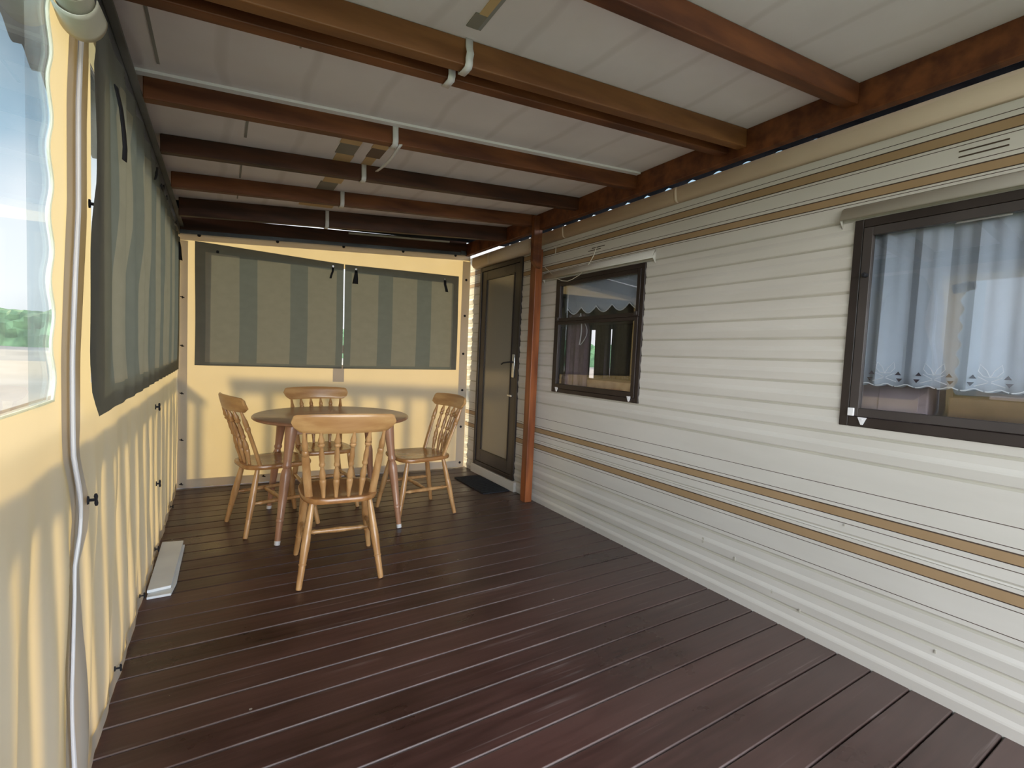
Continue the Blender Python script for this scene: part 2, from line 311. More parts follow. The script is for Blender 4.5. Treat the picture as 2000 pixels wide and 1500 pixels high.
# ------------------------------------------------------------------ roof: panels, corrugated sheet
b = MB()
b.hexa([(-.40, -1.1, zc(-.4)), (2.20, -1.1, zc(2.2)), (2.20, 4.14, zc(2.2)), (-.40, 4.14, zc(-.4)),
        (-.40, -1.1, zc(-.4)+.02), (2.20, -1.1, zc(2.2)+.02), (2.20, 4.14, zc(2.2)+.02), (-.40, 4.14, zc(-.4)+.02)])
ceil = b.build('ceiling', M['ceil'], smooth=False); tag(ceil, 'off-white roof panels with faint grey seams above the rafters', 'ceiling', kind='structure')
def flat(xa, xb, ya, yb, th=.003, off=0.0):
    return [(xa, ya, zc(xa)-th-off), (xb, ya, zc(xb)-th-off), (xb, yb, zc(xb)-th-off), (xa, yb, zc(xa)-th-off), (xa, ya, zc(xa)-off+.001), (xb, ya, zc(xb)-off+.001), (xb, yb, zc(xb)-off+.001), (xa, yb, zc(xa)-off+.001)]
for xa, xb, ya, yb in ((-.207, -.198, 1.65, 2.2), (.086, .097, 2.33, 2.75), (.083, .092, 2.9, 3.42), (.082, .09, 3.6, 3.9), (.219, .225, 1.64, 1.85), (.70, .712, 1.0, 1.46)):
    bb = MB(); bb.hexa(flat(xa, xb, ya, yb)); bb.build('seam', M['seam'], ceil, smooth=False)
bb = MB(); bb.hexa(flat(.672, .700, .6, 1.40)); q = bb.build('joint_tape', M['tape'], ceil, smooth=False); q['label'] = 'yellowed joint tape'
bb = MB(); bb.hexa(flat(.660, .700, 1.39, 1.46, .004)); bb.build('tape_end', M['greypatch'], ceil, smooth=False)
for (xa, xb, ya, yb), mt, nm in (((.50, .60, 2.47, 2.585), 'tape', 'tape_patch'), ((.505, .60, 2.585, 2.73), 'greypatch', 'bare_patch'), ((.515, .605, 2.73, 2.86), 'tape', 'tape_patch'),
                             ((.655, .735, 2.47, 2.575), 'tape', 'tape_patch'), ((.66, .735, 2.575, 2.71), 'brownpatch', 'bare_patch'), ((.665, .72, 2.71, 2.85), 'tape', 'tape_patch'),
                             ((.53, .64, 3.02, 3.24), 'tape', 'tape_patch'), ((.52, .625, 3.24, 3.42), 'greypatch', 'bare_patch'), ((.47, .70, 3.62, 3.85), 'tape', 'tape_patch')):
    bb = MB(); bb.hexa(flat(xa, xb, ya, yb)); bb.build(nm, M[mt], ceil, smooth=False)
b = MB()
def sheet(u, v):
    x = lerp(-.62, 2.75, u); y = lerp(-1.2, 4.72, v); return (x, y, zc(x)+.034+.020*(1+math.sin(2*PI*y/.2))-.014*max(0, min(1, (2.2-y)/.9))*u)
b.grid(sheet, 2, 600)
rs = b.build('corrugated_roof_sheet', M['roofsheet'], solid=.003); tag(rs, 'dark corrugated sheet roof above the panels reaching over the caravan edge', 'roof', kind='structure')

# ------------------------------------------------------------------ rafters and beam
RAFT = [('R1', .99, .050, .085, 'beamwood', 'orange-brown roof rafter nearest the camera, short length crossing the upper right'),
        ('R2', 1.468, .048, .088, 'beamlight', 'lighter orange-brown rafter, front one of the close pair bearing the knotted white clip'),
        ('R3', 1.568, .048, .088, 'beamwood', 'red-brown rafter tucked close behind the lighter one of the pair'),
        ('R4', 2.19, .048, .090, 'beamwood', 'red-brown rafter with a long white trim strip along its top edge'),
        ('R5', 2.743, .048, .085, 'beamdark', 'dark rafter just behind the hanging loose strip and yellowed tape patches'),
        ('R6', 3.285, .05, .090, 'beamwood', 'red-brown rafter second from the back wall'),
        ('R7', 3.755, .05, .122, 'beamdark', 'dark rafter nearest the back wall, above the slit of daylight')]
SKS = {'R1': -.036, 'R2': -.036, 'R3': -.036, 'R4': -.045, 'R5': -.061, 'R6': -.076, 'R7': -.12}
rinfo = {}
for nm, y, wd, dp, mt, lab in RAFT:
    def Y(x, y=y, k=SKS[nm]): return y+k*(x-2.17)
    b = MB(); xa, xb = -.258, 2.17
    b.hexa([(xa, Y(xa), zc(xa)-dp), (xb, Y(xb), zc(xb)-dp), (xb, Y(xb)+wd, zc(xb)-dp), (xa, Y(xa)+wd, zc(xa)-dp), (xa, Y(xa), zc(xa)-.001), (xb, Y(xb), zc(xb)-.001), (xb, Y(xb)+wd, zc(xb)-.001), (xa, Y(xa)+wd, zc(xa)-.001)])
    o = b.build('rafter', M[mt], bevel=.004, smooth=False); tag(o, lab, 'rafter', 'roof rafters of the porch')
    rinfo[nm] = (Y, wd, dp)
b = MB(); b.box((2.17, -1.1, 2.235), (2.215, 4.75, zc(2.2)-.002))
o = b.build('roof_beam', M['beamwood'], bevel=.004, smooth=False); tag(o, 'long red-brown timber beam running beside the caravan top edge', 'beam')
# header over the back tarpaulin
b = MB(); zt = lambda x: 2.085+.0685*(x+.305)
def hp(x, dy, z): return (x, yback(x)+dy, z)
xa, xb = -.33, 2.168
b.hexa([hp(xa, -.03, zt(xa)-.01), hp(xb, -.03, zt(xb)-.01), hp(xb, .02, zt(xb)-.01), hp(xa, .02, zt(xa)-.01), hp(xa, -.03, zt(xa)+.122), hp(xb, -.03, zt(xb)+.122), hp(xb, .02, zt(xb)+.122), hp(xa, .02, zt(xa)+.122)])
o = b.build('header_beam', M['header'], bevel=.004, smooth=False); tag(o, 'dark brown timber header along the top of the back tarpaulin', 'beam')
b = MB(); b.hexa([hp(xa, -.036, zt(xa)-.018), hp(xb, -.036, zt(xb)-.018), hp(xb, -.030, zt(xb)-.018), hp(xa, -.030, zt(xa)-.018), hp(xa, -.036, zt(xa)+.012), hp(xb, -.036, zt(xb)+.012), hp(xb, -.030, zt(xb)+.012), hp(xa, -.030, zt(xa)+.012)])
b.build('drip_strip', M['rail'], o, smooth=False)
b = MB(); b.box((2.10, 4.55, 2.235), (2.15, 4.57, 2.275)); b.build('bracket', M['rail'], o, bevel=.003)
b = MB(); b.hexa([hp(.99, -.055, zt(.99)+.096), hp(1.97, -.055, zt(1.97)+.096), hp(1.97, -.035, zt(1.97)+.096), hp(.99, -.035, zt(.99)+.092), hp(.99, -.055, zt(.99)+.106), hp(1.97, -.055, zt(1.97)+.110), hp(1.97, -.035, zt(1.97)+.110), hp(.99, -.035, zt(.99)+.106)])
o = b.build('white_batten', M['bind'], smooth=False); tag(o, 'thin bright white batten lying along the top of the header', 'batten')
# white trim strip on the fourth rafter
Y4 = rinfo['R4'][0]; b = MB(); xa, xb = -.29, 2.165
b.hexa([(xa, Y4(xa)-.034, zc(xa)-.012), (xb, Y4(xb)-.034, zc(xb)-.012), (xb, Y4(xb)-.001, zc(xb)-.012), (xa, Y4(xa)-.001, zc(xa)-.012), (xa, Y4(xa)-.034, zc(xa)-.001), (xb, Y4(xb)-.034, zc(xb)-.001), (xb, Y4(xb)-.001, zc(xb)-.001), (xa, Y4(xa)-.001, zc(xa)-.001)])
o = b.build('trim_strip', M['batten'], smooth=False); tag(o, 'long white trim strip fixed between the roof panel and a rafter', 'trim')
# clips hugging the rafters at the panel joint
CL = {'R2': 'white clip with a bulging fold on the lighter front rafter, largest of the clips', 'R3': 'white clip on the red-brown rafter directly behind the lighter one',
      'R4': 'white clip crossing the rafter that carries the long white trim', 'R5': 'white clip on the dark rafter beside the loose hanging strip',
      'R6': 'white clip on the rafter second from the back wall', 'R7': 'white clip on the last rafter, just above the slit of daylight'}
for nm, lab in CL.items():
    Yf, wd, dp = rinfo[nm]; x = .682 if nm != 'R2' else .70; yn = Yf(x); z1 = zc(x); z0 = z1-dp; t = .0035; hw = .013
    bow = .004
    path = [(yn-.003, z1-.002), (yn-.004, z1-.03), (yn-.004-bow, z0+.03), (yn-.006-bow, z0+.008), (yn-.002, z0-.006), (yn+wd*.5, z0-.006), (yn+wd+.004, z0-.005), (yn+wd+.006, z0+.03)]
    if nm == 'R2': path = [(yn-.003, z1-.002), (yn-.005, z1-.03), (yn-.012, z1-.045), (yn-.016, z0+.035), (yn-.008, z0+.02), (yn-.009, z0+.004), (yn-.002, z0-.006), (yn+wd*.5, z0-.007), (yn+wd+.004, z0-.005), (yn+wd+.006, z0+.02)]
    b = MB()
    b.grid(lambda u, v: (x+lerp(-hw, hw, u), *path[round(v*(len(path)-1))]), 1, len(path)-1)
    o = b.build('rafter_clip', M['white'], solid=.003, angle=60); tag(o, lab, 'clip', 'white clips around the rafters')
b = MB(); b.grid(lambda u, v: (lerp(.70, .715, u)-.01*v, lerp(2.25, 2.62, v), zc(.7)-.092-.012*v-.016*math.sin(v*PI)+.004*u), 2, 10)
o = b.build('loose_strip', M['white'], solid=.004); tag(o, 'loose white plastic strip drooping from the ceiling joint between two rafters', 'strip')
# steel rail down the left
b = MB(); b.box((-.315, -1.1, 2.062), (-.288, 4.70, 2.13)); b.box((-.288, -1.1, 2.122), (-.262, 4.70, 2.13))
o = b.build('steel_rail', M['rail'], bevel=.002, smooth=False); tag(o, 'grey galvanised steel rail along the top of the left tarpaulin', 'rail')
b = MB(); b.box((-.40, -1.1, 2.13), (-.30, 4.70, 2.186)); o = b.build('wall_plate', M['beamdark'], smooth=False); tag(o, 'dark timber plate above the grey steel rail', 'beam')
# post
b = MB(); b.box((2.169, 3.262, 0.0), (2.236, 3.34, 2.09))
post = b.build('porch_post', M['postwood'], bevel=.004, smooth=False); tag(post, 'square orange-brown timber post standing against the caravan between door and small window', 'post')
b = MB(); b.hexa([(2.122, 3.235, 1.98), (2.168, 3.235, 1.93), (2.168, 3.276, 1.93), (2.122, 3.276, 1.98), (2.122, 3.235, 2.34), (2.168, 3.235, 2.34), (2.168, 3.276, 2.34), (2.122, 3.276, 2.34)])
b.box((2.168, 3.235, 1.93), (2.20, 3.2615, 2.34)); b.build('top_cleat', M['beamwood'], post, bevel=.003, smooth=False)

# ------------------------------------------------------------------ caravan siding (right wall)
soft = [.102, .205, .316, .517, .837, .94, 1.044, 1.15, 1.25, 1.35, 1.445, 1.54, 1.64, 1.74, 1.84]
thin = [.34, .431, .508, .562, .64, .71, 1.908, 1.971, 2.033, 2.105]
stripes = [(.451, .490), (.586, .623), (1.921, 1.954), (2.048, 2.084)]
marks = [(0.0, 0, 'f'), (2.145, 0, 'f')]
prof = []      # (z, dx, material of the band above)
for z in soft: prof += [(z-.009, -.001, 1), (z-.002, .003, 1), (z+.002, .003, 0), (z+.006, .0, 0)]
for a, c in zip([0.0]+soft, soft+[.41]):
    if c-a > .05 and c-a < .15: prof.append(((a+c)/2-.010, -.0065, 0)); prof.append(((a+c)/2-.002, -.0052, 0)); prof.append(((a+c)/2+.012, .0, 0))
for z in thin: prof += [(z-.0014, .0, 2), (z+.0014, .0, 0)]
for a, c in stripes: prof += [(a-.004, .0, 2), (a, -.001, 3), (c-.003, -.001, 2), (c+.002, .0, 0)]
prof = [p for p in prof if 0 < p[0] < 2.145]
prof = sorted(prof, key=lambda p: p[0])
prof = [(-.02, .004, 0), (.0, 0, 0)] + prof + [(2.15, 0, 0), (2.235, 0, 0)]
openings = [(3.60, 4.40, .09, 2.09), (2.158, 3.085, .945, 1.832), (-.35, 1.0, .98, 1.832)]
zs = sorted(set([p[0] for p in prof]+[v for o_ in openings for v in o_[2:]]))
ys = sorted(set([-1.1, 7.2]+[v for o_ in openings for v in o_[:2]]+[-1.4, 2.0, 5.2, 6]))
ptab = [(p[0], p[1]) for p in prof]
def matz(z):
    m = 0
    for p in prof:
        if p[0] <= z+1e-6: m = p[2]
        else: break
    return m
b = MB(); k = {}
def vid(y, z):
    if (y, z) not in k: k[(y, z)] = len(b.v); b.v.append((XR+interp(ptab, z), y, z))
    return k[(y, z)]
for ya, yb_ in zip(ys, ys[1:]):
    for za, zb in zip(zs, zs[1:]):
        ym, zm = (ya+yb_)/2, (za+zb)/2
        if any(o_[0] < ym < o_[1] and o_[2] < zm < o_[3] for o_ in openings): continue
        b.f.append((vid(ya, za), vid(ya, zb), vid(yb_, zb), vid(yb_, za))); b.m.append(matz(zm))
wr_ = b.build('wall_right', [M['siding'], M['groove'], M['line'], M['stripe']], smooth=False); tag(wr_, 'cream ribbed aluminium caravan side with tan and brown stripes', 'wall', kind='structure')
for y, z, ln in ((1.43, .21, .02), (1.23, .13, .018), (1.10, .1, .016), (.95, .55, .01), (.62, .18, .012), (1.62, .235, .03)):
    bb = MB(); bb.box((XR-.0062, y, z), (XR-.002, y+ln*.4, z+ln)); bb.build('scuff', M['groove'], wr_, smooth=False)
for y, z in ((2.56, 2.005), (2.60, 1.99), (.56, 2.01), (.56, 1.99)):
    bb = MB(); bb.box((XR-.004, y, z), (XR+.001, y+.13, z+.004)); bb.build('vent_slot', M['line'], wr_, smooth=False)
# gutter: a rolled section along the roof edge
b = MB(); gp = [(XR-.002, 2.138), (XR-.020, 2.142), (XR-.030, 2.152), (XR-.034, 2.172), (XR-.038, 2.200), (XR-.036, 2.220), (XR-.028, 2.224), (XR-.002, 2.224)]
b.grid(lambda u, v: (gp[round(v*7)][0], lerp(-1.1, 3.40, u), gp[round(v*7)][1]), 1, 7)
g = b.build('gutter', M['gutter'], solid=.002); tag(g, 'pinkish cream gutter moulding along the caravan roof edge', 'gutter')
for y in (1.93, 3.0):
    bb = MB(); bb.grid(lambda u, v: (gp[round(v*7)][0]-.002, y+.02*u, gp[round(v*7)][1]), 1, 7); bb.build('joint_cover', M['gutter'], g, solid=.002)
b = MB(); gq = [(XR-.003, 2.095), (XR-.045, 2.105), (XR-.060, 2.125), (XR-.064, 2.16), (XR-.060, 2.20), (XR-.04, 2.21), (XR-.003, 2.215)]
b.grid(lambda u, v: (gq[round(v*6)][0], lerp(3.41, 4.50, u), gq[round(v*6)][1]), 1, 6)
g = b.build('door_canopy', M['gutter'], solid=.003); tag(g, 'small tan canopy tray above the caravan door', 'canopy')
b = MB(); b.grid(lambda u, v: (gq[round(v*6)][0]-.001, 4.15+.03*u, gq[round(v*6)][1]), 1, 6); b.build('joint_band', M['gutter'], g, solid=.004)
# caravan body: lining, roof, far side
b = MB(); b.box((2.30, -1.07, .02), (4.67, 7.17, .06)); o = b.build('caravan_floor', M['inwall'], smooth=False); tag(o, 'caravan interior floor', 'floor', kind='structure')
b = MB(); b.box((2.285, -1.1, 2.19), (4.7, 7.2, 2.21)); b.box((4.68, -1.1, 0), (4.7, 4.25, 2.2)); b.box((4.68, 6.3, 0), (4.7, 7.2, 2.2)); b.box((4.68, 4.25, 0), (4.7, 6.3, .95)); b.box((4.68, 4.25, 1.66), (4.7, 6.3, 2.2))
b.box((2.285, -1.1, 0), (4.7, -1.08, 2.2)); b.box((2.285, 7.18, 0), (4.7, 7.2, 2.2)); 
b.box((2.295, 1.30, .06), (4.68, 1.33, 2.19))
o = b.build('caravan_shell', M['inwall'], smooth=False); tag(o, 'caravan interior lining and far side', 'wall', kind='structure')

# ------------------------------------------------------------------ windows and door on the caravan
def frame_box(mb, y0, y1, z0, z1, wd, x0, x1, bot=None, top=None):
    bot = bot or wd; top = top or wd
    mb.box((x0, y0, z0), (x1, y0+wd, z1)); mb.box((x0, y1-wd, z0), (x1, y1, z1)); mb.box((x0, y0+wd, z0), (x1, y1-wd, z0+bot)); mb.box((x0, y0+wd, z1-top), (x1, y1-wd, z1))
def hood(parent, y0, y1, z):
    bb = MB(); pts = [(XR-.001, z+.055), (XR-.014, z+.045), (XR-.030, z+.006), (XR-.028, z)]
    bb.grid(lambda u, v: (pts[round(v*3)][0], lerp(y0, y1, u), pts[round(v*3)][1]), 1, 3)
    for y in (y0, y1): bb.add([(XR-.001, y, z+.055), (XR-.030, y, z+.006), (XR-.001, y, z-.03)], [(0, 1, 2)])
    bb.build('rain_hood', M['siding'], parent, solid=.003)
def catch(parent, y, z, s=.018):
    bb = MB(); bb.add([(XR-.022, y-s, z), (XR-.022, y+s, z), (XR-.022, y+s*.2, z-s*1.9), (XR-.022, y-s*.2, z-s*1.9), (XR-.016, y-s, z), (XR-.016, y+s, z), (XR-.016, y+s*.2, z-s*1.9), (XR-.016, y-s*.2, z-s*1.9)],
                     [(0, 1, 2, 3), (7, 6, 5, 4), (0, 4, 5, 1), (1, 5, 6, 2), (2, 6, 7, 3), (3, 7, 4, 0)])
    bb.lathe(lambda t: (XR-.022-.004*t, y, z-s*.55), [(0, .003), (1, .003)], 8); q = bb.build('window_catch', M['white'], parent); return q
w1 = MB(); frame_box(w1, 2.158, 3.085, .945, 1.832, .030, XR-.013, XR+.02); W1 = w1.build('window_1', M['frame'], bevel=.003, smooth=False); tag(W1, 'small dark-framed caravan window beside the post', 'window', kind='structure')
s1 = MB(); frame_box(s1, 2.190, 3.053, .977, 1.495, .030, XR-.020, XR+.008, bot=.035, top=.022); frame_box(s1, 2.190, 3.053, 1.497, 1.80, .028, XR-.016, XR+.008, bot=.026)
s1.build('sash', M['frame'], W1, bevel=.002, smooth=False)
bb = MB(); bb.box((XR-.002, 2.21, 1.0), (XR, 3.03, 1.79)); bb.build('window_pane', M['glass'], W1, smooth=False)
hood(W1, 2.09, 3.26, 1.845); catch(W1, 3.01, .985); catch(W1, 2.23, .985)
for y in (2.21, 3.04): bb = MB(); bb.box((XR-.026, y-.012, 1.505), (XR-.016, y+.012, 1.53)); bb.build('hinge_block', M['frame2'], W1, bevel=.002)
w2 = MB(); frame_box(w2, -.35, 1.003, .978, 1.832, .034, XR-.013, XR+.02, bot=.042); W2 = w2.build('window_2', M['frame'], bevel=.003, smooth=False); tag(W2, 'large dark-framed caravan window with net curtain at the right edge', 'window', kind='structure')
s2 = MB(); frame_box(s2, -.31, .966, 1.022, 1.795, .034, XR-.018, XR+.008); s2.build('sash', M['frame2'], W2, bevel=.002, smooth=False)
bb = MB(); bb.box((XR-.002, -.29, 1.04), (XR, .95, 1.77)); bb.build('window_pane', M['glass'], W2, smooth=False)
hood(W2, -.5, 1.055, 1.840); catch(W2, .915, 1.019, .016)
bb = MB(); bb.box((XR-.026, .945, 1.022), (XR-.017, .968, 1.055)); q = bb.build('corner_block', M['white'], W2, bevel=.002); q['label'] = 'white plastic corner block'
bb = MB(); bb.lathe(lambda t: (XR-.016-.03*t, .945-.0*t, 1.60), [(0, .010), (.4, .007), (.7, .010), (1, .006)], 10); bb.build('stay_knob', M['black'], W2)
bb = MB(); bb.box((XR+.001, .535, 1.755), (XR+.003, .680, 1.778)); q = bb.build('vent_sticker', M['siding'], W2, smooth=False)
# door
D = MB(); frame_box(D, 3.60, 4.40, .09, 2.09, .040, XR-.016, XR+.03); Do = D.build('door_1', M['frame'], bevel=.003, smooth=False); tag(Do, 'dark brown caravan door with a tall obscured glass panel', 'door', kind='structure')
bb = MB(); frame_box(bb, 3.642, 4.358, .132, 2.048, .095, XR-.006, XR+.03, bot=.12, top=.085); bb.build('door_leaf', M['frame2'], Do, bevel=.003, smooth=False)
bb = MB(); frame_box(bb, 3.730, 4.270, .245, 1.970, .012, XR-.012, XR-.004); bb.build('glazing_bead', M['frame'], Do, smooth=False)
bb = MB(); bb.box((XR+.0, 3.73, .25), (XR+.006, 4.27, 1.965)); bb.build('door_glass', M['obscure'], Do, smooth=False)
bb = MB(); bb.box((XR-.022, 3.655, 1.02), (XR-.006, 3.695, 1.23)); h = bb.build('handle_plate', M['metal'], Do, bevel=.003)
bb = MB(); bb.tube([(XR-.02, 3.675, 1.16), (XR-.055, 3.675, 1.16), (XR-.06, 3.72, 1.155), (XR-.06, 3.78, 1.15), (XR-.058, 3.82, 1.135)], .007); bb.build('lever', M['black'], h)
bb = MB(); bb.box((XR-.02, 3.69, .845), (XR-.006, 3.76, .860)); bb.lathe(lambda t: (XR-.02-.005*t, 3.69, .853), [(0, .012), (1, .010)], 10); bb.build('slide_bolt', M['metal'], Do)
bb = MB(); bb.box((XR-.03, 3.56, 0.0), (XR-.002, 4.42, .088)); bb.build('door_sill', M['siding'], Do, bevel=.004, smooth=False)

# things inside the caravan
def drape(name, mats, x, y0, y1, z0, z1, per, amp, parent=None, scallop=0, sper=.07, n=None, flare=0.0, ph=0.0):
    n = n or int(abs(y1-y0)/per*14)+8; bb = MB()
    def fn(u, v):
        y = lerp(y0, y1, u); s = math.sin(2*PI*y/per+ph+1.3*math.sin(y*7)); a = amp*(.45+.55*(1-v))
        zb = z0-scallop*abs(math.sin(PI*y/sper)) if scallop else z0
        return (x+a*s+.3*amp*math.sin(2*PI*y/(per*.37)), y+flare*(1-v)*s, lerp(zb, z1, v))
    bb.grid(fn, n, 14); return bb.build(name, mats, parent, solid=.0008)
c = drape('net_curtain', M['netcloth'], XR+.045, -.30, .962, 1.162, 1.80, .155, .018, scallop=.012, sper=.066)
tag(c, 'white pleated net curtain with cutwork hem hanging inside the large window', 'curtain')
bb = MB()
for i in range(22):
    y = .93-i*.066
    bb.tube([(XR+.018, y+.03*math.cos(a), 1.158+.008-.012*abs(math.sin(PI*(y+.03*math.cos(a))/.066))) for a in [PI*q/8 for q in range(9)]], .0022, 6)
bb.build('scalloped_edge', M['lace'], c)
for i in range(6):
    y = .865-i*.155; bb = MB()
    for s in (-1, 1):
        leaf = [(0, 0), (.010, .018), (.028, .034), (.032, .016), (.018, .002), (0, 0)]
        bb.tube([(XR+.020, y+s*p[0], 1.205+p[1]*1.3) for p in leaf], .0014, 5)
        bb.tube([(XR+.020, y+s*.004, 1.186), (XR+.020, y+s*.04, 1.172)], .0016, 5); bb.tube([(XR+.020, y+s*.004, 1.19), (XR+.020, y+s*.032, 1.206)], .0014, 5)
    bb.build('embroidered_leaf', M['lace'], c)
    for dy, dz, q in ((.045, 1.205, 1), (-.045, 1.205, 1), (.05, 1.18, -1), (-.05, 1.18, -1)):
        b2 = MB(); b2.add([(XR+.017, y+dy-.010, dz-.006*q), (XR+.017, y+dy+.010, dz-.006*q), (XR+.017, y+dy, dz+.008*q), (XR+.019, y+dy-.010, dz-.006*q), (XR+.019, y+dy+.010, dz-.006*q), (XR+.019, y+dy, dz+.008*q)], [(0, 1, 2), (5, 4, 3), (0, 3, 4, 1), (1, 4, 5, 2), (2, 5, 3, 0)])
        b2.build('cutwork_hole', M['darkcur'], c, smooth=False)
c = drape('lace_valance', M['netcloth'], XR+.04, 2.20, 3.03, 1.60, 1.80, .5, .004, scallop=.048, sper=.166)
tag(c, 'white scalloped lace valance across the top of the small window', 'valance')
bb = MB()
for i in range(0, 6):
    bb.tube([(XR+.034, y, 1.60-.048*abs(math.sin(PI*y/.166))) for y in [max(2.2, min(3.03, 12*.166+i*.166+.166*q/12)) for q in range(13)]], .0032, 6)
bb.build('scalloped_border', M['lace'], c)
c = drape('mauve_curtain', M['mauve'], 2.36, 2.78, 3.05, .95, 1.56, .09, .016); tag(c, 'mauve curtain drawn to the left side of the small window', 'curtain')
for (ya, yb_, lab) in ((4.2, 4.95, 'dark curtain on the far caravan window, seen at the right through the small window'), (5.0, 5.335, 'dark curtain strip between two slits of light on the far caravan window'), (5.375, 5.86, 'dark purple curtain left of the light slits on the far caravan window'), (5.87, 6.4, 'dark curtain at the far left end of the far caravan window')):
    c = drape('dark_curtain', M['darkcur'], 4.62, ya, yb_, .90, 1.72, .16, .03); tag(c, lab, 'curtain', 'dark curtains on the far caravan window')
bb = MB(); bb.box((2.42, 2.14, .95), (2.78, 3.02, 1.06)); o = bb.build('worktop', M['inwood'], bevel=.006, smooth=False); tag(o, 'light wooden worktop edge just inside the small window', 'worktop')
bb = MB(); bb.grid(lambda u, v: (2.95+.12*math.cos(PI*v), lerp(2.18, 2.66, u), 1.04+.075*math.sin(PI*v)*(1-(2*u-1)**6)), 20, 10); o = bb.build('cushion', M['cushion'], solid=.01); tag(o, 'brown patterned cushion lying behind the wooden worktop', 'cushion')
bb = MB(); bb.tube([(2.33, 2.86-.02*math.sin(t*3), 1.56-.24*t) for t in [i/10 for i in range(11)]], .005, 6); bb.tube([(2.335, 2.88-.10*math.sin(t*PI*.9), 1.54-.22*t) for t in [i/10 for i in range(11)]], .003, 6)
o = bb.build('tie_cord', M['white']); tag(o, 'white looped tie cord hanging in front of the mauve curtain', 'cord')
bb = MB(); bb.box((2.45, .77, .80), (2.72, 1.06, 1.18)); o = bb.build('pale_cupboard', M['pinkcup'], bevel=.006, smooth=False); tag(o, 'pale mauve cupboard seen under the net curtain hem', 'cupboard')
b2 = MB(); b2.box((2.444, .80, .84), (2.45, .94, 1.15)); b2.build('cupboard_door', M['pinkcup'], o, bevel=.002, smooth=False)
bb = MB(); bb.box((2.42, -.3, .80), (2.80, .70, 1.125)); o = bb.build('wooden_cabinet', M['indark'], bevel=.006, smooth=False); tag(o, 'brown wooden cabinet behind the lower edge of the large window', 'cabinet')
b2 = MB(); b2.box((2.40, -.32, 1.125), (2.82, .58, 1.14)); b2.build('cabinet_top', M['pinkcup'], o, bevel=.003, smooth=False)

# cord hanging on the caravan wall
bb = MB(); bb.tube([(2.245, 3.25, 1.955), (2.245, 3.22, 1.93), (2.245, 3.18, 1.907), (2.248, 3.09, 1.84), (2.25, 3.007, 1.812), (2.25, 2.94, 1.80), (2.25, 2.88, 1.808), (2.25, 2.80, 1.83), (2.252, 2.737, 1.868), (2.254, 2.69, 1.91), (2.256, 2.659, 1.948), (2.26, 2.637, 2.005)], .0028, 6)
o = bb.build('hanging_cord', M['cord']); tag(o, 'thin cream cord looping from the post to the vent above the small window', 'cord')
bb = MB(); bb.tube([(2.262, 3.127, 2.085), (2.260, 3.126, 2.04)], .003, 6); o = bb.build('cord_stub', M['cord']); tag(o, 'short cream cord stub on the upper brown stripe near the post', 'cord')

# ------------------------------------------------------------------ tarpaulins
def foldl(y, z):
    low = max(0, min(1, (.98-z)/.3)); return .002*math.sin(9*y+3*z)+low*(.010*math.sin(2*PI*y/.27+2.2*math.sin(2.4*z+y))+.004*math.sin(2*PI*y/.11+3*z))*min(1, z/.15+.2)
def LP(y, z): return (XL+foldl(y, z), y, z)
ZIP = [(0, 1.49), (.15, 1.492), (.43, 1.462), (.61, 1.467), (.75, 1.537), (.80, 1.52), (.92, 1.455), (1.15, 1.460), (1.5, 1.520), (1.74, 1.518), (1.92, 1.542), (2.06, 1.55)]
def zy(z): return interp(ZIP, z)
def we(z): return 1.368+.013*math.sin(2*PI*z/.135)+.01*(z-1.5)*.5
b = MB()
WZ0, WZ1 = 1.066, 1.93
b.grid(lambda u, v: LP(lerp(-1.1, zy(lerp(0, WZ0, v)), u), lerp(0, WZ0, v)), 130, 40)                                # below the clear window
b.grid(lambda u, v: LP(lerp(we(lerp(WZ0, WZ1, v)), zy(lerp(WZ0, WZ1, v)), u), lerp(WZ0, WZ1, v)), 6, 60)              # between window and zip
b.grid(lambda u, v: LP(lerp(-1.1, zy(lerp(WZ1, 2.06, v)), u), lerp(WZ1, 2.06, v)), 60, 3)
b.grid(lambda u, v: LP(lerp(-1.1, -.95, u), lerp(WZ0, WZ1, v)), 10, 10)
FZ0, FZ1, FY0, FY1 = 1.08, 1.93, 1.72, 4.50
b.grid(lambda u, v: LP(lerp(zy(lerp(0, FZ0, v)), 4.712, u), lerp(0.004, FZ0, v)), 160, 40)
b.grid(lambda u, v: LP(lerp(zy(lerp(FZ0, FZ1, v)), FY0, u), lerp(FZ0, FZ1, v)), 6, 20)
b.grid(lambda u, v: LP(lerp(FY1, 4.712, u), lerp(FZ0, FZ1, v)), 4, 10)
b.grid(lambda u, v: LP(lerp(zy(lerp(FZ1, 2.07, v)), 4.712, u), lerp(FZ1, 2.07, v)), 60, 3)
wl = b.build('wall_left', M['tarp'], angle=80); tag(wl, 'cream translucent tarpaulin wall on the left with a vertical zip', 'wall', kind='structure')
def IN(p, d=.004): return (p[0]+d, p[1], p[2])
bb = MB(); bb.grid(lambda u, v: IN(LP(lerp(-1.1, 4.70, u), lerp(0.006, .055, v)), .006), 160, 2); bb.build('bottom_hem', M['hem'], wl, angle=80)
bb = MB(); bb.grid(lambda u, v: IN(LP(lerp(-1.1, 4.70, u), lerp(1.985, 2.06, v)), .006), 60, 2); bb.build('top_hem', M['hem'], wl, angle=80)
bb = MB(); bb.grid(lambda u, v: IN(LP(zy(lerp(.0, 2.06, v))+lerp(-.045, .13, u)*(1 if u < .5 else 1), lerp(0.01, 2.06, v)), .005), 6, 60); bb.build('zip_flap', M['hem'], wl, angle=80)
bb = MB()
for dy, rr in ((-.003, .0038), (.006, .0032)): bb.tube([IN(LP(zy(z)+dy, z), .016) for z in [2.05*i/60+.005 for i in range(61)]], rr, 8)
